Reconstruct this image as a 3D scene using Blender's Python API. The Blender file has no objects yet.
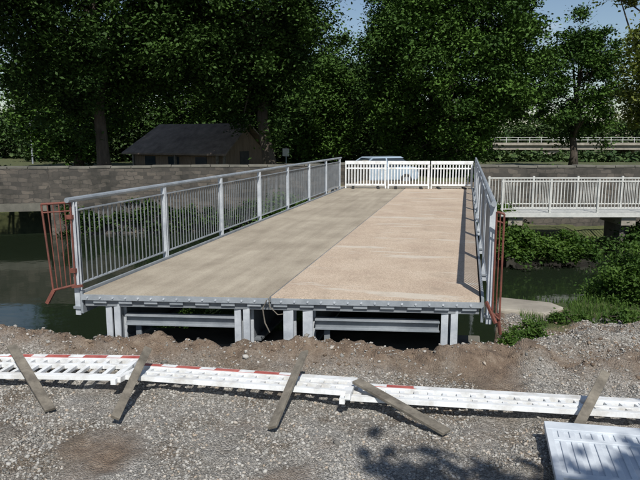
import bpy, math, random
import numpy as np
from mathutils import Vector, Matrix, noise
random.seed(7); rng=np.random.default_rng(7)
scene=bpy.context.scene
col=scene.collection
SUN_AZ=22.0; SUN_EL=50.0

# ---------------------------------------------------------------- materials
def new_mat(name):
    m=bpy.data.materials.new(name); m.use_nodes=True
    nt=m.node_tree; b=nt.nodes['Principled BSDF']; return m,nt,b
def ramp(nt,fac,stops):
    r=nt.nodes.new('ShaderNodeValToRGB'); el=r.color_ramp.elements
    while len(el)<len(stops): el.new(0.5)
    for e,(p,c) in zip(el,stops):
        e.position=p; e.color=(c[0],c[1],c[2],1)
    nt.links.new(fac,r.inputs[0]); return r.outputs[0]
def pos(nt,scale=(1,1,1)):
    g=nt.nodes.new('ShaderNodeNewGeometry'); mp=nt.nodes.new('ShaderNodeMapping')
    mp.inputs['Scale'].default_value=scale
    nt.links.new(g.outputs['Position'],mp.inputs[0]); return mp.outputs[0]
def noi(nt,vec,scale,detail=4,rough=.6):
    n=nt.nodes.new('ShaderNodeTexNoise'); n.inputs['Scale'].default_value=scale
    n.inputs['Detail'].default_value=detail; n.inputs['Roughness'].default_value=rough
    nt.links.new(vec,n.inputs['Vector']); return n.outputs[0]
def mix(nt,f,a,b,mode='MIX'):
    m=nt.nodes.new('ShaderNodeMix'); m.data_type='RGBA'; m.blend_type=mode
    for s,v in ((0,f),(6,a),(7,b)):
        if hasattr(v,'links'): nt.links.new(v,m.inputs[s])
        else: m.inputs[s].default_value=v if s==0 else (*v,1)
    return m.outputs[2]
def bump(nt,h,b,strength=.5,dist=.02):
    n=nt.nodes.new('ShaderNodeBump'); n.inputs['Strength'].default_value=strength; n.inputs['Distance'].default_value=dist
    nt.links.new(h,n.inputs['Height']); nt.links.new(n.outputs[0],b.inputs['Normal'])
def simple(name,c1,c2,scale=3,rough=.6,metal=0,bs=.2,bd=.01,stretch=(1,1,1)):
    m,nt,b=new_mat(name); v=pos(nt,stretch)
    n=noi(nt,v,scale,6,.65)
    nt.links.new(ramp(nt,n,[(.32,c1),(.68,c2)]),b.inputs['Base Color'])
    b.inputs['Roughness'].default_value=rough; b.inputs['Metallic'].default_value=metal
    bump(nt,noi(nt,v,scale*8,4),b,bs,bd); return m

M_galv=simple('galvanised_steel',(.24,.27,.30),(.38,.41,.44),4,.5,.25)
M_rod=simple('railing_rod_steel',(.15,.165,.18),(.24,.26,.28),4,.5,.2)
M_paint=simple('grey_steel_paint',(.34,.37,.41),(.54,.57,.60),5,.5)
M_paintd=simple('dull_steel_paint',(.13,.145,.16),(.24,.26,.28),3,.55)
M_rust=simple('rusty_red_paint',(.10,.035,.025),(.20,.065,.045),9,.7)
# white plastic with splashed dirt
M_white,nt,b=new_mat('white_plastic'); v=pos(nt)
c=mix(nt,ramp(nt,noi(nt,v,5,7,.7),[(.46,(0,0,0)),(.72,(.75,.75,.75))]),(.76,.78,.79),(.40,.37,.32))
nt.links.new(c,b.inputs['Base Color']); b.inputs['Roughness'].default_value=.45
M_bluew=simple('pale_grey_plastic',(.44,.48,.53),(.62,.66,.70),4,.45,0,.05)
M_red=simple('faded_red_sheeting',(.30,.05,.045),(.50,.16,.13),7,.5)
M_wood=simple('weathered_wood',(.08,.07,.056),(.23,.205,.165),7,.85,0,.8,.006,(1,1,1))
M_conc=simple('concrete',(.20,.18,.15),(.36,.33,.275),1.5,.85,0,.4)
M_concd=simple('dark_concrete',(.08,.078,.065),(.18,.17,.14),1.5,.85,0,.4)  # darker concrete for copings, slab, piers and inner abutments
M_dark=simple('dark_steel',(.03,.03,.03),(.07,.065,.06),3,.7)
M_light=simple('pale_railing_paint',(.42,.43,.41),(.58,.58,.55),5,.6)
M_bark=simple('bark',(.035,.027,.02),(.11,.09,.07),2,.9,0,.9,.05,(3,3,.6))
M_roof=simple('roof_shingle',(.12,.09,.07),(.25,.20,.16),2,.85)
M_boards=simple('brown_timber_wall',(.13,.09,.06),(.26,.19,.13),3,.8,0,.4,.02,(6,6,.5))
M_glass,_,b=new_mat('window_glass'); b.inputs['Base Color'].default_value=(.03,.04,.05,1); b.inputs['Roughness'].default_value=.08
M_tyre=simple('tyre',(.015,.015,.015),(.03,.03,.03),5,.8)
M_carp,_,b=new_mat('car_paint_silver'); b.inputs['Base Color'].default_value=(.40,.50,.60,1); b.inputs['Metallic'].default_value=.3; b.inputs['Roughness'].default_value=.25

# stone masonry
M_stone,nt,b=new_mat('weathered_stone_masonry')
g=nt.nodes.new('ShaderNodeTexCoord'); 
dn=nt.nodes.new('ShaderNodeTexNoise'); dn.inputs['Scale'].default_value=2.6; nt.links.new(g.outputs['UV'],dn.inputs['Vector'])
dv=nt.nodes.new('ShaderNodeVectorMath'); dv.operation='MULTIPLY_ADD'; nt.links.new(dn.outputs['Color'],dv.inputs[0]); dv.inputs[1].default_value=(.36,.22,0); nt.links.new(g.outputs['UV'],dv.inputs[2])
br=nt.nodes.new('ShaderNodeTexBrick'); nt.links.new(dv.outputs[0],br.inputs[0])
br.inputs['Scale'].default_value=1; br.inputs['Brick Width'].default_value=.34; br.inputs['Row Height'].default_value=.15; br.offset=.37
br.inputs['Mortar Size'].default_value=.012; br.inputs['Color1'].default_value=(.125,.112,.098,1); br.inputs['Color2'].default_value=(.05,.048,.044,1); br.inputs['Mortar'].default_value=(.055,.053,.048,1)
nn=noi(nt,pos(nt),.7,8,.72)
cc=mix(nt,1,br.outputs[0],ramp(nt,nn,[(.3,(.32,.34,.30)),(.5,(.95,.92,.88)),(.7,(1.45,1.35,1.22))]),'MULTIPLY')
nt.links.new(cc,b.inputs['Base Color'])
b.inputs['Roughness'].default_value=.9; bump(nt,br.outputs[1],b,-.7,.02)

# deck materials
M_tan,nt,b=new_mat('tan_grit_surface'); v=pos(nt)
a=ramp(nt,noi(nt,v,1.1,6,.65),[(.3,(.41,.32,.245)),(.5,(.48,.385,.295)),(.72,(.54,.445,.35))])
a2=ramp(nt,noi(nt,v,70,3),[(.3,(.64,.62,.60)),(.7,(1.2,1.2,1.2))])
c=mix(nt,1,a,a2,'MULTIPLY')
st=ramp(nt,noi(nt,pos(nt,(.5,2.4,1)),.9,5,.6),[(.58,(0,0,0)),(.63,(.65,.65,.65))])
c=mix(nt,st,c,(.54,.50,.43))
st=ramp(nt,noi(nt,v,2.3,7,.7),[(.32,(.6,.6,.6)),(.44,(0,0,0))])
c=mix(nt,st,c,(.30,.24,.18))
nt.links.new(c,b.inputs['Base Color']); b.inputs['Roughness'].default_value=.95
bump(nt,noi(nt,v,90,2),b,.7,.008)
M_grey,nt,b=new_mat('grey_deck_surface'); v=pos(nt); vs=pos(nt,(3,.22,1))
a=ramp(nt,noi(nt,vs,1.6,7,.65),[(.3,(.29,.25,.195)),(.7,(.42,.37,.295))])
a2=ramp(nt,noi(nt,v,45,3),[(.3,(.8,.8,.8)),(.7,(1.1,1.1,1.1))])
a3=ramp(nt,noi(nt,v,.8,6,.7),[(.35,(.78,.76,.73)),(.65,(1.1,1.1,1.08))])
nt.links.new(mix(nt,1,mix(nt,1,a,a2,'MULTIPLY'),a3,'MULTIPLY'),b.inputs['Base Color']); b.inputs['Roughness'].default_value=.9
bump(nt,noi(nt,v,70,2),b,.4,.005)

# terrain
M_terr,nt,b=new_mat('gravel_soil_grass'); v=pos(nt)
vo=nt.nodes.new('ShaderNodeTexVoronoi'); vo.inputs['Scale'].default_value=75; nt.links.new(v,vo.inputs['Vector'])
sep=nt.nodes.new('ShaderNodeSeparateColor'); nt.links.new(vo.outputs['Color'],sep.inputs[0])
gr=ramp(nt,sep.outputs[0],[(0,(.13,.125,.115)),(.5,(.27,.26,.24)),(1,(.45,.435,.41))])
gr=mix(nt,1,gr,ramp(nt,noi(nt,v,.9,8,.72),[(.36,(.52,.44,.36)),(.46,(.85,.82,.78)),(.6,(1.1,1.1,1.1))]),'MULTIPLY')
so=ramp(nt,noi(nt,v,6,8,.75),[(.3,(.075,.053,.037)),(.5,(.18,.13,.092)),(.72,(.29,.235,.18))])
gs=ramp(nt,noi(nt,v,3,6),[(.3,(.035,.06,.015)),(.7,(.10,.12,.035))])
at=nt.nodes.new('ShaderNodeAttribute'); at.attribute_name='soil'
at2=nt.nodes.new('ShaderNodeAttribute'); at2.attribute_name='grass'
c=mix(nt,at.outputs['Fac'],gr,so); c=mix(nt,at2.outputs['Fac'],c,gs)
nt.links.new(c,b.inputs['Base Color']); b.inputs['Roughness'].default_value=.95
ad=nt.nodes.new('ShaderNodeMath'); ad.operation='SUBTRACT'
nt.links.new(noi(nt,v,22,6,.7),ad.inputs[0]); nt.links.new(vo.outputs['Distance'],ad.inputs[1])
bump(nt,ad.outputs[0],b,.9,.02)

def shade_mat(name,stops):
    m,nt,b=new_mat(name)
    at=nt.nodes.new('ShaderNodeAttribute'); at.attribute_name='shade'
    nt.links.new(ramp(nt,at.outputs['Fac'],stops),b.inputs['Base Color']); b.inputs['Roughness'].default_value=.9; return m
M_peb=shade_mat('loose_stones',[(0,(.12,.115,.105)),(.4,(.26,.25,.23)),(.8,(.42,.405,.375)),(1,(.34,.275,.21))])
M_clod=shade_mat('earth_clods',[(0,(.085,.06,.042)),(.6,(.17,.125,.088)),(1,(.25,.20,.15))])

# water
M_wat,nt,b=new_mat('river_water'); b.inputs['Base Color'].default_value=(.012,.018,.010,1); b.inputs['Roughness'].default_value=.05; b.inputs['IOR'].default_value=1.33
v=pos(nt,(1,1.6,1)); bump(nt,noi(nt,v,1.6,3,.5),b,.08,.05)

def leaf_mat(name,dark,light,trans=0):
    m,nt,b=new_mat(name)
    at=nt.nodes.new('ShaderNodeAttribute'); at.attribute_name='shade'
    c=ramp(nt,at.outputs['Fac'],[(0,dark),(1,light)])
    nt.links.new(c,b.inputs['Base Color']); b.inputs['Roughness'].default_value=.65; b.inputs['Specular IOR Level'].default_value=.15
    if trans:
        tr=nt.nodes.new('ShaderNodeBsdfTranslucent'); nt.links.new(mix(nt,1,c,(1.1,1.3,.5),'MULTIPLY'),tr.inputs[0])
        ms=nt.nodes.new('ShaderNodeMixShader'); ms.inputs[0].default_value=trans
        nt.links.new(b.outputs[0],ms.inputs[1]); nt.links.new(tr.outputs[0],ms.inputs[2])
        nt.links.new(ms.outputs[0],nt.nodes['Material Output'].inputs[0])
    return m
L_dark=leaf_mat('leaf_dark_shaded',(.010,.026,.006),(.050,.098,.018))  # dark green; shaded side of the left crowns is put into this colour
L_mid=leaf_mat('leaf_mid',(.014,.038,.007),(.072,.14,.024))
L_far=leaf_mat('leaf_far',(.025,.05,.018),(.07,.11,.035))
L_yel=leaf_mat('leaf_yellow_green',(.07,.10,.02),(.20,.22,.06),.3)
L_bush=leaf_mat('leaf_bush',(.03,.07,.014),(.10,.17,.035),.3)

# ---------------------------------------------------------------- mesh builder
class MB:
    def __init__(s): s.v=[];s.f=[];s.m=[];s.mats=[]
    def mi(s,m):
        if m not in s.mats: s.mats.append(m)
        return s.mats.index(m)
    def add(s,vs,fs,mat):
        o=len(s.v); i=s.mi(mat); s.v+= [tuple(v) for v in vs]
        for f in fs: s.f.append(tuple(o+k for k in f)); s.m.append(i)
    def box(s,x0,x1,y0,y1,z0,z1,mat,M=None):
        vs=[Vector((x,y,z)) for z in (z0,z1) for x,y in ((x0,y0),(x1,y0),(x1,y1),(x0,y1))]
        if M is not None: vs=[M@v for v in vs]
        s.add(vs,[(3,2,1,0),(4,5,6,7),(0,1,5,4),(1,2,6,5),(2,3,7,6),(3,0,4,7)],mat)
    def prism(s,poly,z0,z1,mat):
        n=len(poly); vs=[(p[0],p[1],z0) for p in poly]+[(p[0],p[1],z1) for p in poly]
        s.add(vs,[tuple(range(n-1,-1,-1)),tuple(range(n,2*n))]+[(i,(i+1)%n,n+(i+1)%n,n+i) for i in range(n)],mat)
    def beam(s,p,q,w,h,mat,up=(0,0,1)):
        p=Vector(p);q=Vector(q);d=(q-p);L=d.length;d.normalize();u=Vector(up)
        if abs(d.dot(u))>.98: u=Vector((0,1,0))
        r=d.cross(u).normalized(); u=r.cross(d)
        M=Matrix((r,d,u)).transposed().to_4x4(); M.translation=p
        s.box(-w/2,w/2,0,L,-h/2,h/2,mat,M)
    def tube(s,pts,rads,mat,n=8):
        pts=[Vector(p) for p in pts]
        if not hasattr(rads,'__len__'): rads=[rads]*len(pts)
        vs=[]
        for i,p in enumerate(pts):
            d=(pts[min(i+1,len(pts)-1)]-pts[max(i-1,0)]).normalized()
            a=Vector((0,0,1)) if abs(d.z)<.9 else Vector((1,0,0))
            r=d.cross(a).normalized();u=r.cross(d)
            for k in range(n):
                t=2*math.pi*k/n; vs.append(p+(r*math.cos(t)+u*math.sin(t))*rads[i])
        fs=[(i*n+k,i*n+(k+1)%n,(i+1)*n+(k+1)%n,(i+1)*n+k) for i in range(len(pts)-1) for k in range(n)]
        fs+=[tuple(range(n-1,-1,-1)),tuple((len(pts)-1)*n+k for k in range(n))]
        s.add(vs,fs,mat)
    def obj(s,name,M=None,bevel=0,smooth=False):
        me=bpy.data.meshes.new(name); me.from_pydata(s.v,[],s.f)
        for m in s.mats: me.materials.append(m)
        me.polygons.foreach_set('material_index',s.m)
        if smooth: me.polygons.foreach_set('use_smooth',[True]*len(s.f))
        me.update(); o=bpy.data.objects.new(name,me); col.objects.link(o)
        if M is not None: o.matrix_world=M
        if bevel:
            b=o.modifiers.new('bevel','BEVEL'); b.width=bevel; b.segments=2; b.limit_method='ANGLE'
        return o

def raw(name,V,F,mat,shade=None,smooth=False):
    me=bpy.data.meshes.new(name); k=F.shape[1]
    me.vertices.add(len(V)); me.vertices.foreach_set('co',V.astype(np.float32).ravel())
    me.loops.add(F.size); me.loops.foreach_set('vertex_index',F.astype(np.int32).ravel())
    me.polygons.add(len(F)); me.polygons.foreach_set('loop_start',np.arange(0,F.size,k,dtype=np.int32))
    if smooth: me.polygons.foreach_set('use_smooth',[True]*len(F))
    me.update(calc_edges=True)
    if shade is not None:
        a=me.attributes.new('shade','FLOAT','FACE'); a.data.foreach_set('value',shade.astype(np.float32))
    me.materials.append(mat); o=bpy.data.objects.new(name,me); col.objects.link(o); return o

CA,SA=math.cos(math.radians(13.2)),math.sin(math.radians(13.2))
def site(r,f):   # the far bank is set out square to a line turned 13.2 deg from the bridge axis
    return (CA*r-SA*f, SA*r+CA*f)

# ---------------------------------------------------------------- terrain
def sm(a,b,x):
    t=min(1,max(0,(x-a)/(b-a))); return t*t*(3-2*t)
def crest(x): return 6.08+.15*(min(max(x,-12),1)+4.5)
def farline(x):
    if x<-5: return 25+(max(x,-34)+5)*.453
    if x>.45: return 23.3+.2346*(x-.3)
    return 24.2
def terrain(x,y):
    cr=crest(x)+.12*noise.noise(Vector((x*1.1,3,1)))
    s=sm(.30,.62,x)
    e=(cr+.12)*(1-s)+(9.7+.9*sm(1.4,2.2,x))*s
    nz=noise.noise(Vector((x*.8,y*.8,0)))*.06+noise.noise(Vector((x*3.1,y*3.1,5)))*.045+noise.noise(Vector((x*7,y*7,6)))*.014
    z=-.64+nz
    near=math.exp(-((y-cr)/.25)**2)
    z+=near*(.20*(1-.6*s)+.14*noise.noise(Vector((x*2.2,y*2.2,9)))+.08*noise.noise(Vector((x*7,y*7,9)))+.04*noise.noise(Vector((x*15,y*15,9))))
    z+=.26*math.exp(-((x-2.0)**2/1.3+(y-7.7)**2/.5))*(1+noise.noise(Vector((x*3,y*3,2))))
    z+=.15*math.exp(-((x-.75)**2/.06+(y-7.0)**2/.12))
    z+=.18*math.exp(-((x+5.2)**2/.8+(y-5.75)**2/.16))
    if near>.05 or s>.3: z+=.035*noise.noise(Vector((x*9,y*9,4)))
    d=sm(e,e+2.4,y)*.85+.15*sm(e,e+.5,y)
    z=z*(1-d)-3.2*d
    fz=-.07-.5*sm(28,34,y)
    f=farline(x)
    if x>.45:
        f0=18.0 if x<3.6 else 20.5; f0+=.5*noise.noise(Vector((x,1,1)))
        q=sm(f0,f0+4,y); z=z*(1-q)-1.3*q
    f0,f1=f+.15,f+.5
    if x<-15.3: f0+=8; f1+=10
    q=sm(f0,f1,y)
    return z*(1-q)+fz*q
def spaced(a,b,st): return list(np.arange(a,b,st))
def geo(a,end,st,g=1.25):
    o=[];x=a;s=st
    while abs(x)<end: o.append(x); s*=g; x+= s if a>0 else -s
    return o
xs=sorted(geo(-30,700,1))+spaced(-29.5,-6.5,.5)+spaced(-6.5,3.5,.04)+spaced(3.5,16,.35)+geo(16.2,700,.5)
ys=sorted(geo(-3,700,1))+spaced(-2,2.8,.4)+spaced(2.8,8.6,.035)+spaced(8.6,12,.12)+spaced(12,40,.4)+geo(40.2,900,.6)
xs=np.array(xs);ys=np.array(ys)
V=[];soil=[];grass=[]
for y in ys:
    for x in xs:
        x_=float(x);y_=float(y)
        z=terrain(x_,y_); V.append((x_,y_,z))
        cr=crest(x_); n=noise.noise(Vector((x_*1.3,y_*1.3,7)))
        s=math.exp(-((y_-cr-.05)/.38)**2)*(1.0 if x_<.6 else .7)+1.3*max(0,n-.12)
        if y_>cr+.1 and x_<.6: s=1
        if y_>9: s=1
        if x_>.5 and y_>6.9: s=max(s,.55+1.4*n)
        soil.append(min(1,max(0,s*1.1+.35*noise.noise(Vector((x_*4,y_*4,1))))))
        gg=0
        if x_>.7 and y_>7.8: gg=sm(-.2,.2,n+.35*(y_-9.1))
        if y_>17: gg=.85
        if -5<x_<1 and 22<y_<34: gg=.15
        grass.append(gg)
V=np.array(V); nx,ny=len(xs),len(ys)
I=np.arange(nx*ny).reshape(ny,nx)
F=np.stack([I[:-1,:-1],I[:-1,1:],I[1:,1:],I[1:,:-1]],-1).reshape(-1,4)
g_o=raw('ground',V,F,M_terr,None,True)
for nme,vals in (('soil',soil),('grass',grass)):
    a=g_o.data.attributes.new(nme,'FLOAT','POINT'); a.data.foreach_set('value',np.array(vals,dtype=np.float32))

w=MB(); w.add([(-120,5,-1.8),(90,5,-1.8),(90,40,-1.8),(-120,40,-1.8)],[(0,1,2,3)],M_wat); w.obj('river_water')

# loose stones
import bmesh
bm=bmesh.new(); bmesh.ops.create_icosphere(bm,subdivisions=1,radius=1); IV=np.array([v.co[:] for v in bm.verts]); IF=np.array([[v.index for v in f.verts] for f in bm.faces]); bm.free()
def stones(name,n,xr,yr,s0,s1,fn=None,pw=3.5,mat=None,sink=.15):
    P=[];S=[]
    while len(P)<n:
        x=random.uniform(*xr);y=random.uniform(*yr)
        if fn and not fn(x,y): continue
        s=s0+(s1-s0)*random.random()**pw
        P.append((x,y,terrain(x,y)+s*sink)); S.append(s)
    P=np.array(P);S=np.array(S)
    sc=rng.uniform(.55,1.3,(n,1,3))*S[:,None,None]; sc[:,:,2]*=.7
    jit=rng.uniform(.6,1.3,(n,12,1))
    A=rng.uniform(0,6.28,n);B=rng.uniform(-.6,.6,n)
    v=IV[None]*jit*sc
    x=v[...,0]*np.cos(A)[:,None]-v[...,1]*np.sin(A)[:,None]; y=v[...,0]*np.sin(A)[:,None]+v[...,1]*np.cos(A)[:,None]; z=v[...,2]+x*np.sin(B)[:,None]*.5
    v=np.stack([x,y,z],-1)+P[:,None]
    f=IF[None]+12*np.arange(n)[:,None,None]
    sh=np.repeat(rng.random(n),20)
    return raw(name,v.reshape(-1,3),f.reshape(-1,3),mat or M_peb,sh)
def ok(x,y):
    if noise.noise(Vector((x*1.3,y*1.3,7)))>.1+.25*random.random(): return False
    if noise.noise(Vector((x*1.7,y*1.7,4)))<-.25+.3*random.random()-.15: return False
    if y<crest(x)+.15:
        if abs(y-crest(x))<.33 and random.random()<.75: return False
        return abs(x+1.6)<.55*y+1.2
    return x>.5 and y<9.0
stones('gravel',36000,(-6,3.2),(3.6,8.8),.005,.019,ok,2.5)
stones('rubble',300,(-6,3),(4.2,7.8),.012,.04,lambda x,y: abs(y-crest(x))<.35 or x>.8 or random.random()<.1,3.5)
stones('earth_clods',2600,(-6,3),(5.5,8.6),.005,.032,lambda x,y: (abs(y-crest(x)-.03)<.33 or (x>.5 and y>6.9)) and noise.noise(Vector((x*2.5,y*2.5,8)))>-.15,4,M_clod,-.1)

# ---------------------------------------------------------------- temporary bridge
def fy(x): return 6.47+.152*(x+4.45)
def by(x): return 23.1+.152*(x+4.45)
br_=bpy.data.objects.new('temporary_bridge',None); col.objects.link(br_)
def kid(o,p=br_): o.parent=p; return o
d=MB()
XL,XM,XR=-4.45,-2.2,.2
d.prism([(XL,fy(XL)),(XM-.012,fy(XM-.012)),(XM-.012,by(XM)),(XL,by(XL))],-.06,0,M_grey)
d.prism([(XM+.012,fy(XM)),(XR,fy(XR)),(XR,by(XR)),(XM+.012,by(XM))],-.06,.006,M_tan)
d.prism([(XM-.012,fy(XM)),(XM+.012,fy(XM)),(XM+.012,by(XM)),(XM-.012,by(XM))],-.06,-.004,M_paintd)
kid(d.obj('deck'))
s=MB()
def along(x0,x1,dy0,dy1,z0,z1,mat):
    s.prism([(x0,fy(x0)+dy0),(x1,fy(x1)+dy0),(x1,fy(x1)+dy1),(x0,fy(x0)+dy1)],z0,z1,mat)
along(XL-.02,XM-.02,-.03,-.002,-.075,-.012,M_galv)
along(XM+.02,XR+.02,-.03,-.002,-.075,-.012,M_galv)
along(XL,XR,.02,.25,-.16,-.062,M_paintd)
x=XL+.06
while x<XR:
    s.tube([(x,fy(x)-.042,-.045),(x,fy(x)-.028,-.045)],.012,M_paint,8)
    x+=.155
x=XL+.12
while x<XR-.1:
    s.prism([(x,fy(x)-.012),(x+.16,fy(x+.16)-.012),(x+.16,fy(x)+.2),(x,fy(x)+.2)],-.115,-.078,M_galv)
    x+=.31
for gx in (-4.1,-2.5,-1.8,-.15):
    y0=fy(gx)+.28;y1=by(gx)-.1
    s.box(gx-.1,gx+.1,y0,y1,-.19,-.165,M_paintd); s.box(gx-.012,gx+.012,y0,y1,-.6,-.19,M_paintd); s.box(gx-.1,gx+.1,y0,y1,-.63,-.6,M_paintd)
yy=9
while yy<22.5:
    s.box(XL+.1,XM-.1,yy,yy+.08,-.3,-.165,M_paintd); s.box(XM+.1,XR-.1,yy,yy+.08,-.3,-.165,M_paintd); yy+=1.8
def leg(cx,w=.085):
    yb=fy(cx)+.03
    for k in (-1,1):
        s.box(cx+k*.055-.04,cx+k*.055+.04,yb,yb+.02,-1.35,-.118,M_paint)
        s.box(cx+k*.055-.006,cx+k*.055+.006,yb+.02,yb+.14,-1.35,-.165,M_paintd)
        s.box(cx+k*.055-.04,cx+k*.055+.04,yb+.14,yb+.16,-1.35,-.165,M_paint)
for cx in (-4.12,-2.55,-.13): leg(cx)
def leg1(cx):
    yb=fy(cx)+.03
    s.box(cx-.06,cx+.06,yb,yb+.02,-1.35,-.118,M_paint); s.box(cx-.006,cx+.006,yb+.02,yb+.14,-1.35,-.165,M_paintd); s.box(cx-.06,cx+.06,yb+.14,yb+.16,-1.35,-.165,M_paint)
leg1(-2.0); leg1(-1.77)
for x0,x1 in ((-4.0,-2.66),(-1.7,-.25)):
    a=Vector((x0,fy(x0)+.12,-.34)); bq=Vector((x1,fy(x1)+.12,-.34))
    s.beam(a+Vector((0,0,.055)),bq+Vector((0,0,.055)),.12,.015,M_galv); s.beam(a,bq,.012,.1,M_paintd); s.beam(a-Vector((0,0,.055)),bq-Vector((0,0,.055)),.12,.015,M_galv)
    s.box(x0+.1,x0+.17,fy(x0)+.15,fy(x0)+.17,-.9,-.4,M_paintd)
kid(s.obj('steel_frame',bevel=0))
c=MB(); c.tube([(-2.22,6.74,-.02),(-2.27,6.73,-.12),(-2.25,6.75,-.3),(-2.2,6.77,-.42)],.008,M_wood,6)
c.tube([(-2.2,6.76,-.02),(-2.19,6.75,-.1),(-2.1,6.78,-.2),(-2.05,6.82,-.2)],.006,M_wood,6); kid(c.obj('lashing_rope'))
s=MB()
for xx,o in ((XL,-.05),(XR,.02)):
    s.prism([(xx+o,fy(xx)),(xx+o+.03,fy(xx)),(xx+o+.03,by(xx)),(xx+o,by(xx))],-.25,.03,M_galv)
kid(s.obj('edge_beam'))

def railing(name,xx,side):
    r=MB(); y0=fy(xx)+.06; n=8; st=2.29
    ys_=[y0+i*st for i in range(n)]
    for y in ys_:
        r.box(xx-.035,xx+.035,y-.03,y-.022,-.28,1.10,M_paint); r.box(xx-.035,xx+.035,y+.022,y+.03,-.28,1.10,M_paint); r.box(xx-.005,xx+.005,y-.022,y+.022,-.28,1.10,M_galv)
        r.box(xx-.05,xx+.05,y-.05,y+.05,-.2,-.17,M_galv)
    r.tube([(xx,y0-.12,1.13),(xx,ys_[-1]+.3,1.13)],.032,M_galv,10)
    r.box(xx-.02,xx+.02,y0,ys_[-1],.99,1.005,M_galv)
    r.box(xx-.02,xx+.02,y0,ys_[-1],.09,.105,M_galv)
    y=y0+.1
    while y<ys_[-1]-.05:
        if min(abs(y-q) for q in ys_)>.05: r.tube([(xx,y,.105),(xx,y,.99)],.0085,M_rod,5)
        y+=.105
    return kid(r.obj(name))
railing('railing_west',-4.55,-1); railing('railing_east',.31,1)

def wing(p,q,zt,zb,n=6,fl=0):
    w=MB(); p=Vector((*p,0));q=Vector((*q,0)); Z=Vector((0,0,1)); o=(q-p).normalized()*fl
    w.tube([p+Z*zt,q+Z*(zt-.02)+o],.014,M_rust); w.tube([p+Z*zb,q+Z*(zb-.06)],.014,M_rust); w.tube([p+Z*(zt-.1),q+Z*(zt-.12)+o*.9],.009,M_rust)
    for i in range(n):
        t=i/(n-1); a=p.lerp(q,t); w.tube([a+Z*(zb-.06*t),a+Z*(zt-.02*t)+o*t],.007 if 0<i<n-1 else .012,M_rust,6)
    return w
w=wing((-4.55,6.46),(-4.80,6.38),1.10,.10,6,.07)
for z in (.25,.9): w.box(-4.60,-4.53,6.44,6.50,z,z+.05,M_rust)
w.beam((-4.58,6.44,0.08),(-4.44,6.44,.1),.03,.03,M_rust); w.beam((-4.88,6.36,-.12),(-4.79,6.38,.04),.05,.04,M_rust)
kid(w.obj('rusty_end_panel_west'))
w=wing((.34,7.06),(.42,7.04),1.05,-.1,3); w.tube([(.44,7.1,-.35),(.40,7.05,-.1)],.02,M_rust); w.beam((.38,7.0,-.2),(.27,7.1,.02),.03,.03,M_rust)
kid(w.obj('rusty_end_panel_east'))

a=MB(); a.prism([(-5.1,by(-5.1)+.02),(.8,by(.8)+.02),(.8,by(.8)+1.4),(-5.1,by(-5.1)+1.4)],-3.2,-.04,M_conc); a.obj('concrete_abutment',bevel=.02)
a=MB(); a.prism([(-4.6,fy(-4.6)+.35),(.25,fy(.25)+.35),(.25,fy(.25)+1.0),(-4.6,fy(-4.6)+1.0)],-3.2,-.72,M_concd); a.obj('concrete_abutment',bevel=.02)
a=MB(); a.prism([(.50,9.0),(1.15,8.9),(1.45,9.3),(1.3,9.55),(.55,9.7)],-1.6,-.56,M_conc); a.obj('concrete_ledge',bevel=.03)

# ---------------------------------------------------------------- barriers
def barrier(length,height,thick=.045,red=0,picks=None,solid=False):
    m=MB(); t=thick; W=M_bluew if solid else M_white
    m.box(0,length,-t/2,t/2,.10,.17,W)
    m.box(0,length,-t/2,t/2,height-.30,height-.25,W)
    m.box(0,length,-t/2-.006,t/2+.006,height-.13,height,W)
    if red:
        m.box(.03,length*red,-t/2-.010,-t/2-.0065,height-.105,height-.02,M_red)
        x=.25
        while x<length*red: 
            m.box(x,x+.16,-t/2-.013,-t/2-.0105,height-.103,height-.022,M_white); x+=.42
    if solid: m.box(.05,length-.05,-.004,.004,.17,height-.13,W)
    n=picks or int(length/.13)
    for i in range(n):
        x=.03+(length-.09)*i/(n-1)
        m.box(x-.022,x+.022,-t/2+.006,t/2-.006,.17,height-.30,W); m.box(x-.022,x+.022,-t/2+.006,t/2-.006,height-.25,height-.13,W)
    for x in (0,length-.05):
        m.box(x,x+.05,-t/2-.004,t/2+.004,0,height-.132,W)
    return m
L=1.53
for i in range(3):
    p=Vector((-4.4+i*1.56,by(-4.4+i*1.56)-.25,.0)); ang=math.atan(.152)
    m=barrier(L,1.02,picks=14)
    for fx in (.3,L-.3): m.box(fx-.05,fx+.05,-.28,.28,.0,.06,M_tyre)
    m.obj('safety_barrier',Matrix.Translation(p)@Matrix.Rotation(ang+(.03,-.02,.02)[i],4,'Z'),bevel=.006)
def lay(o,a,b,length,width,red=0,picks=None,solid=False):
    o=Vector(o);a=Vector(a).normalized();b=Vector(b);b=(b-a*b.dot(a)).normalized();n=a.cross(b)
    M=Matrix((a,-n,b)).transposed().to_4x4(); M.translation=o
    barrier(length,width,red=red,picks=picks,solid=solid).obj('safety_barrier',M,bevel=.006)
lay((-5.5,4.78,-.52),(1,.14,.02),(-.1,1,-.02),2.3,.72,1)
lay((-3.25,5.15,-.47),(1,.05,.0),(-.04,1,-.12),2.3,.58,.75)
lay((-1.05,5.24,-.51),(1,.085,.0),(-.05,1,-.12),2.75,.55,.25)
lay((.68,4.18,-.50),(1,-.02,.03),(.42,1,.03),2.0,.95,0,24,True)
def board(p,q,w=.10,t=.028,roll=0):
    m=MB(); p=Vector(p);q=Vector(q)
    m.beam(p,q,w,t,M_wood,(math.sin(roll),0,math.cos(roll)))
    m.obj('wooden_board',bevel=.004)
board((-3.62,4.65,-.60),(-4.53,5.30,-.28),.095)
board((-2.93,4.60,-.58),(-3.15,5.62,-.30),.08,.03,.5)
board((-1.53,4.74,-.58),(-1.54,5.88,-.30),.085,.03,-.4)
board((-.08,4.97,-.57),(-.95,5.56,-.43),.11)
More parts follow.
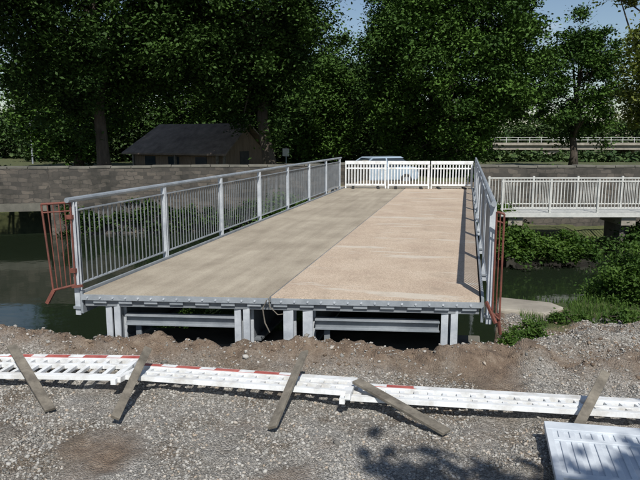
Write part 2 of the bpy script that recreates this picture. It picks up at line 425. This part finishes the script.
board((.80,4.80,-.60),(1.30,5.84,-.25),.08,.03,.4)

# ---------------------------------------------------------------- walls and buildings on the far bank
def uvwall(mb_name,p,q,z0,z1,thick,cope=True,parent=None):
    p=Vector((*p,0));q=Vector((*q,0)); d=(q-p);L=d.length;d.normalize(); n=Vector((-d.y,d.x,0))*thick
    vs=[p,q,q+n,p+n]; V=[(v.x,v.y,z0) for v in vs]+[(v.x,v.y,z1) for v in vs]
    F=[(0,1,5,4),(1,2,6,5),(2,3,7,6),(3,0,4,7),(4,5,6,7),(3,2,1,0)]
    me=bpy.data.meshes.new(mb_name); me.from_pydata(V,[],F); uv=me.uv_layers.new()
    dims=[(L,z1-z0),(thick,z1-z0),(L,z1-z0),(thick,z1-z0),(L,thick),(L,thick)]
    for pi,po in enumerate(me.polygons):
        a,b=dims[pi]
        for li,c in zip(po.loop_indices,((0,0),(a,0),(a,b),(0,b))): uv.data[li].uv=c
    me.materials.append(M_stone); o=bpy.data.objects.new(mb_name,me); col.objects.link(o)
    if cope:
        m=MB(); k=int(L/.7)
        for i in range(k):
            a=p+d*(L*i/k+.008)+n/2; b=p+d*(L*(i+1)/k-.008)+n/2; h=z1+.04+random.uniform(-.015,.015)
            m.beam((a.x,a.y,h),(b.x,b.y,h+random.uniform(-.01,.01)),thick+.04,.085,M_concd)
        c=m.obj('coping',bevel=.015); c.parent=o
    if parent: o.parent=parent
    return o
def wl(x): return (x,25+(x+5)*.453)
uvwall('stone_wall',wl(-15.2),wl(-5.0),-3.2,.72,.6)
sb=bpy.data.objects.new('stone_bridge',None); col.objects.link(sb)
uvwall('parapet',wl(-32),wl(-15.19),-.55,.722,.5,True,sb)
m=MB(); p,q=wl(-32),wl(-15.25); n=Vector((-.413,.911)); 
m.prism([(p[0]+.02,p[1]-.08),(q[0],q[1]-.08),(q[0]+n.x*7,q[1]+n.y*7),(p[0]+n.x*7,p[1]+n.y*7)],-.85,-.555,M_concd)
o=m.obj('bridge_slab'); o.parent=sb
m=MB(); q2=wl(-15.2); m.prism([(q2[0]+.01,q2[1]+.62),(q2[0]+.5,q2[1]+.8),(q2[0]+n.x*7+.5,q2[1]+n.y*7),(q2[0]+n.x*7,q2[1]+n.y*7)],-3.2,-.56,M_concd); o=m.obj('abutment'); o.parent=sb
uvwall('stone_wall',site(5.75,22.6),site(24,22.6),-3.2,.80,.45)
uvwall('stone_wall',(-4.95,25.6),(-4.2,33),-.6,.72,.45)

fbp=site(5.55,19.0); fb=MB()
Mf=Matrix.Translation((fbp[0],fbp[1],-.42))@Matrix.Rotation(math.radians(13.2),4,'Z')
Lf=9.0
fb.box(0,Lf,0,1.7,-.13,0,M_light,Mf)
for yb in (.06,1.64):
    fb.box(0,Lf,yb-.03,yb+.03,.95,.99,M_light,Mf); fb.box(0,Lf,yb-.02,yb+.02,.10,.13,M_light,Mf)
    k=0;x=.05
    while x<Lf:
        if k%14==0: fb.box(x-.03,x+.03,yb-.035,yb+.035,0,1.03,M_light,Mf)
        else: fb.box(x-.009,x+.009,yb-.009,yb+.009,.13,.95,M_light,Mf)
        x+=.105;k+=1
for x in (.5,4.0,7.5):
    fb.box(x-.15,x+.15,.3,1.4,-2.8,-.40,M_concd,Mf); fb.box(x-.22,x+.22,.1,1.6,-.40,-.132,M_conc,Mf)
fb.obj('footbridge')

# hut
hut=bpy.data.objects.new('wooden_hut',None); col.objects.link(hut)
hx,hy=site(-7.2,38); hut.location=(hx,hy,-.6); hut.rotation_euler=(0,0,math.radians(13.2-28))
m=MB(); m.box(-3.6,3.2,-2,2,0,1.75,M_boards); 
m.add([(3.2,-2,1.75),(3.2,2,1.75),(3.2,0,3.1)],[(0,1,2)],M_boards); m.add([(-3.6,-2,1.75),(-3.6,2,1.75),(-3.6,0,3.1)],[(0,2,1)],M_boards)
o=m.obj('walls'); o.parent=hut
m=MB()
for sgn in (-1,1):
    a=Vector((-4.0,sgn*2.5,1.5));b_=Vector((3.7,sgn*2.5,1.5));c_=Vector((3.6,0,3.2));d_=Vector((-3.2,0,3.2)); up=Vector((0,0,.1))
    vs=[a,b_,c_,d_,a+up,b_+up,c_+up,d_+up]; m.add(vs,[(0,1,2,3),(7,6,5,4),(0,4,5,1),(1,5,6,2),(2,6,7,3),(3,7,4,0)],M_roof)
o=m.obj('roof'); o.parent=hut
m=MB()
for x in (-2.6,-.8,1.2): m.box(x,x+.8,-2.03,-2.004,.6,1.4,M_glass)
m.box(3.204,3.23,-.5,.4,0,1.7,M_dark)
for y in (-2.3,2.3): m.box(3.4,3.52,y-.06,y+.06,0,1.55,M_wood)
for x in (-3.2,0,3.0): m.box(x-.06,x+.06,-2.4,-2.28,0,1.5,M_wood)
o=m.obj('openings'); o.parent=hut

# cars
def car(name,loc,rot,paint):
    e=bpy.data.objects.new(name,None); col.objects.link(e); e.location=loc; e.rotation_euler=(0,0,rot)
    prof=[(-2.05,.3),(-2.08,.6),(-1.98,.85),(-1.2,.92),(-.95,.95),(1.5,.98),(1.95,.93),(2.05,.6),(2.0,.3)]
    def side(prof,w0,w1,mat,zs):
        mb=MB(); n=len(prof)
        def w(z): return w0+(w1-w0)*(z-zs[0])/(zs[1]-zs[0])
        vs=[(x,-w(z),z) for x,z in prof]+[(x,w(z),z) for x,z in prof]
        mb.add(vs,[tuple(range(n)),tuple(range(2*n-1,n-1,-1))]+[(i,n+i,n+(i+1)%n,(i+1)%n) for i in range(n)],mat); return mb
    o=side(prof,.84,.82,paint,(.3,.98)).obj('body',bevel=.07); o.parent=e
    o=side([(-1.15,.92),(-.45,1.38),(1.2,1.40),(1.7,.96)],.80,.62,M_glass,(.92,1.4)).obj('windows',bevel=.03); o.parent=e
    o=side([(-.52,1.375),(-.42,1.44),(1.15,1.46),(1.3,1.38)],.66,.60,paint,(1.37,1.46)).obj('roof',bevel=.03); o.parent=e
    m=MB()
    for y in (-.8,.8):
        for x in (-1.3,1.3):
            m.tube([(x,y-.1,.31),(x,y+.1,.31)],.31,M_tyre,20); m.tube([(x,y-.11,.31),(x,y+.11,.31)],.18,M_galv,14)
    for a,b_ in (((-1.15,-.8,.92),(-.45,-.63,1.38)),((-1.15,.8,.92),(-.45,.63,1.38)),((.3,-.81,.95),(.3,-.63,1.38)),((.3,.81,.95),(.3,.63,1.38))): m.beam(a,b_,.07,.05,paint)
    for y in (-.6,.6): m.box(-2.1,-2.03,y-.16,y+.16,.6,.75,M_white)
    o=m.obj('wheels_and_trim'); o.parent=e
cx,cy=site(2.7,31); car('parked_car',(cx,cy,-.5),math.radians(35),M_carp)

x,y=site(-27.5,60); m=MB(); m.tube([(x,y,-.6),(x,y,2.2),(x,y,3.3)],[.08,.055,.04],M_galv); m.tube([(x,y,3.3),(x+.25,y,3.5),(x+.6,y,3.55)],[.04,.035,.03],M_galv); m.box(x+.5,x+1.0,y-.12,y+.12,3.48,3.6,M_white); m.obj('street_lamp')
x,y=site(-2.0,37); m=MB(); m.tube([(x,y,-.6),(x,y,1.3)],.03,M_galv); m.box(x-.2,x+.2,y-.05,y-.03,.8,1.25,M_light); m.obj('information_sign')

# distant road bridge
m=MB(); Mr=Matrix.Translation((*site(0,76),0))@Matrix.Rotation(math.radians(13.2),4,'Z')
m.box(14,60,0,7,.45,1.15,M_conc,Mr); m.box(14,60,-.3,-.002,1.0,1.3,M_conc,Mr)
for zz in (1.6,1.9): m.box(14,60,-.2,-.15,zz,zz+.06,M_light,Mr)
x=14
while x<60: m.box(x,x+.07,-.2,-.12,1.3,1.96,M_light,Mr); x+=1.4
for x in (17,26.6,39):
    m.box(x,x+1.6,.5,6.5,-2,-.1,M_conc,Mr); m.box(x-.8,x+2.4,.3,6.7,-.1,.445,M_conc,Mr)
m.obj('concrete_road_bridge',bevel=.02)

# ---------------------------------------------------------------- vegetation
def leaves(C,R,n,size,flat=.7,shade_amp=.3,cs=None):
    k=len(C); P=rng.normal(0,.48,(k,n,3)); P[...,2]*=flat
    P=P*R[:,None,None]+C[:,None]
    P=P.reshape(-1,3); T=k*n
    nrm=rng.normal(0,1,(T,3)); nrm[:,2]=np.abs(nrm[:,2])+.7; nrm/=np.linalg.norm(nrm,axis=1)[:,None]
    a=rng.normal(0,1,(T,3)); u=np.cross(nrm,a); u/=np.linalg.norm(u,axis=1)[:,None]; v=np.cross(nrm,u)
    s=(size*rng.uniform(.6,1.3,T))[:,None]
    Vq=np.stack([P-u*s*.6,P-v*s*.36+u*s*.05,P+u*s*.65-nrm*s*.15,P+v*s*.36+u*s*.05],1)
    Fq=np.arange(4*T).reshape(-1,4)
    if cs is None: cs=rng.uniform(.0,.95,k)
    sh=np.clip(np.repeat(cs,n)*.75+rng.uniform(0,shade_amp,T),0,1)
    return Vq.reshape(-1,3),Fq,sh
def tree(name,x,y,z0,crown,trunk_r,mat,k=330,n=110,size=.26,cr=1.15,limbs=14,low=-1.0,seed=1,taper=0):
    global rng; rng=np.random.default_rng(seed); rd=random.Random(seed)
    cx,cy,cz,rx,ry,rz=crown
    D=rng.normal(0,1,(k*3,3)); D/=np.linalg.norm(D,axis=1)[:,None]; D=D[D[:,2]>low][:k]
    rad=rng.uniform(.3,1,len(D))**.5
    lob=np.array([1+.32*noise.noise(Vector((d[0]*2+seed,d[1]*2,d[2]*2)))+.2*noise.noise(Vector((d[0]*5,d[1]*5+seed,d[2]*5))) for d in D])
    C=D*(rad*lob)[:,None]
    if taper: C[:,:2]*=(1-taper*C[:,2:3])
    C=C*np.array([rx,ry,rz])+np.array([cx,cy,cz])
    R=rng.uniform(.5,1.25,len(D))*cr
    V,F,sh=leaves(C,R,n,size)
    e=bpy.data.objects.new(name,None); col.objects.link(e)
    o=raw('foliage',V,F,mat,sh); o.parent=e
    m=MB(); top=Vector((cx,cy,cz+rz*.35)); base=Vector((x,y,z0)); pts=[];rr=[]
    for i in range(8):
        t=i/7; p=base.lerp(top,t); p+=Vector((rd.uniform(-.15,.15),rd.uniform(-.15,.15),0))*(1 if i else 0); pts.append(p); rr.append(trunk_r*(1.35 if i==0 else 1.0-.75*t))
    m.tube(pts,rr,M_bark,12)
    for j in range(limbs):
        i=rd.randint(2,6); c=Vector(C[rd.randrange(len(C))]); p=pts[i]; mid=p.lerp(c,.5)+Vector((0,0,rd.uniform(-.3,.5)))
        r=rr[i]*.45; m.tube([p,p.lerp(mid,.5)+Vector((0,0,.1)),mid,c],[r,r*.8,r*.55,r*.15],M_bark,7)
    o=m.obj('trunk',smooth=True); o.parent=e
    return e
def T(name,r,f,z0,c_r,c_f,c_z,rr,rz,tr,mat,**k):
    x,y=site(r,f); cx,cy=site(c_r,c_f); tree(name,x,y,z0,(cx,cy,c_z,rr,rr,rz),tr,mat,**k)
T('chestnut_tree',-10.3,30,-.5,-10.6,30,8.5,5.3,6.1,.33,L_dark,seed=3,k=520,n=250,size=.15,cr=.95)
T('chestnut_tree',-2.5,33,-.5,-3.8,33,8.6,4.5,6.4,.36,L_dark,seed=4,k=500,n=250,size=.155,cr=.95)
T('chestnut_tree',1.4,44,-.6,-.4,44,3.8,2.9,3.8,.2,L_mid,seed=15,k=200,n=200,size=.18,cr=.95)
T('chestnut_tree',8.6,42,-.6,8.3,42,6.7,6.0,6.9,.45,L_mid,seed=5,k=700,n=240,size=.18,cr=1.1)
T('plane_tree',20.2,50,-.6,20.3,50,6.2,3.3,4.9,.32,L_mid,seed=6,k=170,n=170,size=.2,cr=.9,taper=.35)
T('lime_tree',-14.9,26,-.5,-13.0,26,8.6,2.8,2.7,.25,L_dark,seed=7,k=120,n=190,size=.15,cr=.85)
T('maple_tree',14.5,26,-.4,13.7,26,4.6,1.5,2.4,.2,L_yel,seed=8,k=90,n=140,size=.14,cr=.65)
T('maple_tree',16.5,30,-.4,15.4,30,9.3,2.1,1.4,.25,L_yel,seed=9,k=60,n=110,size=.16,cr=.65)
T('lime_tree',-20,52,-.6,-20,52,5.0,5,4.8,.35,L_mid,seed=10,k=280,n=150,size=.25,cr=1.4)
T('lime_tree',-10.5,54,-.6,-10.5,54,7,6,6.5,.35,L_dark,seed=11,k=360,n=150,size=.25,cr=1.5)
T('lime_tree',1.6,58,-.6,1.6,58,4.8,4.6,4.6,.35,L_dark,seed=12,k=300,n=150,size=.25,cr=1.4)
T('lime_tree',-5.5,50,-.6,-5.5,50,6,4.5,5,.35,L_dark,seed=14,k=240,n=150,size=.25,cr=1.4)
# tree standing behind the viewpoint, throwing its shade on the gravel
tree('lime_tree',4.6,-4.4,-.64,(3.9,-3.5,6.0,3.3,2.6,2.0),.22,L_mid,seed=13,k=80,n=110,size=.2,cr=.75)

# distant tree belt (one mass)
rng=np.random.default_rng(21); C=[];R=[]
def belt(r0,r1,f,zt,n,rs=1):
    for i in range(n):
        r=random.uniform(r0,r1); x,y=site(r,f+random.uniform(-4,4)); h=zt*(.75+.3*noise.noise(Vector((r*.12,f,0)))+.15*noise.noise(Vector((r*.5,f,0))))
        C.append((x,y,-.8+h*random.random()**.7)); R.append(random.uniform(1.2,2.4)*rs)
belt(-75,-22,78,7.5,560); belt(-26,60,105,6.5,620); belt(-130,-75,95,12,200); belt(60,140,105,11,250)
belt(-30,12,68,6.0,520); belt(12,48,68,.9,260,.35)
V,F,sh=leaves(np.array(C),np.array(R),90,.45); raw('distant_trees',V,F,L_far,sh)

def shrub(name,c,r,mat,k,n,size,seed):
    global rng; rng=np.random.default_rng(seed)
    D=rng.normal(0,1,(k,3)); D/=np.linalg.norm(D,axis=1)[:,None]; D[:,2]=np.abs(D[:,2])*1.0-.15
    C=D*(rng.uniform(.2,1.1,k)**.6)[:,None]*np.array(r)+np.array(c)
    R=rng.uniform(.5,1.2,k)*min(r)*.42
    V,F,sh=leaves(C,R,n,size)
    e=bpy.data.objects.new(name,None); col.objects.link(e)
    o=raw('foliage',V,F,mat,sh); o.parent=e
    m=MB()
    for i in range(min(k,14)):
        b0=Vector((c[0]+random.uniform(-.1,.1),c[1]+random.uniform(-.1,.1),c[2]-r[2]*.35)); m.tube([b0,b0.lerp(Vector(C[i]),.5)+Vector((0,0,.05)),C[i]],[.018*r[0]+.004,.012*r[0]+.003,.004],M_bark,5)
    o=m.obj('stems'); o.parent=e
shrub('riverside_shrub',(2.8,10.3,-.5),(.8,.6,.95),L_bush,150,100,.045,31)
shrub('riverside_shrub',(1.6,18.6,-1.4),(.9,.7,.75),L_bush,70,100,.09,32)
shrub('riverside_shrub',(2.9,19.0,-1.5),(.9,.7,.7),L_bush,60,100,.09,33)
shrub('riverside_shrub',(5.6,21.2,-1.5),(1.3,.7,.8),L_dark,70,90,.10,34)
shrub('riverside_shrub',(.9,20.5,-.9),(.7,.7,.8),L_bush,60,90,.09,35)
shrub('riverside_shrub',(-6.6,23.2,-1.3),(1.5,.9,1.1),L_bush,80,90,.11,37)
shrub('riverside_shrub',(-5.4,10.6,-1.6),(.6,.9,1.3),L_bush,60,80,.07,38)
shrub('hedge',(*site(10.5,30),-.3),(3.5,.8,.8),L_dark,90,110,.13,39)
shrub('hedge',(*site(18.5,27.5),-.3),(3.5,.8,1.2),L_dark,110,110,.13,40)
shrub('hedge',(*site(-20,33),-.3),(4.5,.8,1.5),L_dark,110,110,.13,41)
shrub('weed_clump',(.62,7.45,-.60),(.17,.22,.24),L_bush,50,45,.028,42)
shrub('weed_clump',(.85,7.95,-.60),(.25,.2,.2),L_bush,45,45,.03,43)
shrub('weed_clump',(1.45,8.7,-.60),(.3,.2,.16),L_bush,50,45,.03,44)
shrub('weed_clump',(2.1,8.6,-.5),(.3,.2,.14),L_bush,40,45,.03,46)
shrub('weed_clump',(.60,6.95,-.50),(.14,.12,.10),L_bush,25,40,.025,45)
# hanging leaves on the river wall, added so its foot reads in shade
rng=np.random.default_rng(61); C=[];R=[]
for i in range(260):
    x=random.uniform(-14.8,-5.2); top=-.75+.9*noise.noise(Vector((x*.7,1,1)))
    z=random.uniform(-1.7,top); C.append((x,25+(x+5)*.453-.1,z)); R.append(random.uniform(.15,.32))
V,F,sh=leaves(np.array(C),np.array(R),60,.09); raw('darkening_ivy',V,F,L_dark,sh)

def blades(name,n,fn,h0,h1,w,mat,seed):
    rd=random.Random(seed); V=[];S=[]
    while len(S)<2*n:
        x,y=fn(rd); z=terrain(x,y)-.01; h=rd.uniform(h0,h1); a=rd.uniform(0,6.28); l=rd.uniform(.1,.7)*h; ww=w*rd.uniform(.6,1.3)
        dx,dy=math.cos(a),math.sin(a); px,py=-dy*ww,dx*ww
        V+=[(x-px,y-py,z),(x+px,y+py,z),(x+px*.7+dx*l*.4,y+py*.7+dy*l*.4,z+h*.6),(x-px*.7+dx*l*.4,y-py*.7+dy*l*.4,z+h*.6)]
        V+=[(x-px*.7+dx*l*.4,y-py*.7+dy*l*.4,z+h*.6),(x+px*.7+dx*l*.4,y+py*.7+dy*l*.4,z+h*.6),(x+dx*l+px*.1,y+dy*l+py*.1,z+h),(x+dx*l-px*.1,y+dy*l-py*.1,z+h)]
        s=rd.random(); S+=[s,s]
    V=np.array(V); raw(name,V,np.arange(len(V)).reshape(-1,4),mat,np.array(S))
def bank(rd):
    while True:
        x=rd.uniform(.8,4.2);y=rd.uniform(8.3,10.8)
        if .45<x<1.5 and 8.9<y<9.7: continue
        if noise.noise(Vector((x*1.5,y*1.5,3)))>-.1+.3*(9.3-y): return x,y
blades('grass',6500,bank,.03,.15,.005,L_bush,51)
def far(rd): return rd.uniform(.7,6),rd.uniform(17.8,20)
blades('reeds',3000,far,.15,.5,.012,L_bush,52)

# ---------------------------------------------------------------- sky, sun, camera
az=math.radians(SUN_AZ); el=math.radians(SUN_EL)
S=Vector((math.sin(az)*math.cos(el),-math.cos(az)*math.cos(el),math.sin(el)))
wd=bpy.data.worlds.new('World'); scene.world=wd; wd.use_nodes=True; nt=wd.node_tree
sky=nt.nodes.new('ShaderNodeTexSky'); sky.sky_type='NISHITA'; sky.sun_disc=False; sky.sun_elevation=el; sky.sun_rotation=math.atan2(S.x,S.y)
sky.air_density=1.0; sky.dust_density=.5
tc=nt.nodes.new('ShaderNodeTexCoord'); mp=nt.nodes.new('ShaderNodeMapping'); mp.inputs['Scale'].default_value=(1,1,2.6); nt.links.new(tc.outputs['Generated'],mp.inputs[0])
n=noi(nt,mp.outputs[0],3.2,7,.6); cf=ramp(nt,n,[(.56,(0,0,0)),(.75,(.6,.6,.6))])
bg=nt.nodes['Background']; nt.links.new(mix(nt,cf,sky.outputs[0],(8.5,8.8,9.2)),bg.inputs[0]); bg.inputs[1].default_value=.09
sl=bpy.data.lights.new('sun','SUN'); sl.energy=4.9; sl.angle=math.radians(.5); sl.color=(1,.965,.90)
so_=bpy.data.objects.new('sun',sl); col.objects.link(so_); so_.rotation_euler=S.to_track_quat('Z','Y').to_euler()
cam=bpy.data.cameras.new('camera'); co=bpy.data.objects.new('camera',cam); col.objects.link(co)
cam.lens=35; cam.sensor_width=36; cam.clip_end=3000; cam.clip_start=.05
co.location=(0,0,1.85); co.rotation_euler=(math.radians(90-9.3),0,math.radians(13.2)); scene.camera=co
scene.view_settings.view_transform='Standard'; scene.view_settings.look='None'; scene.view_settings.exposure=0
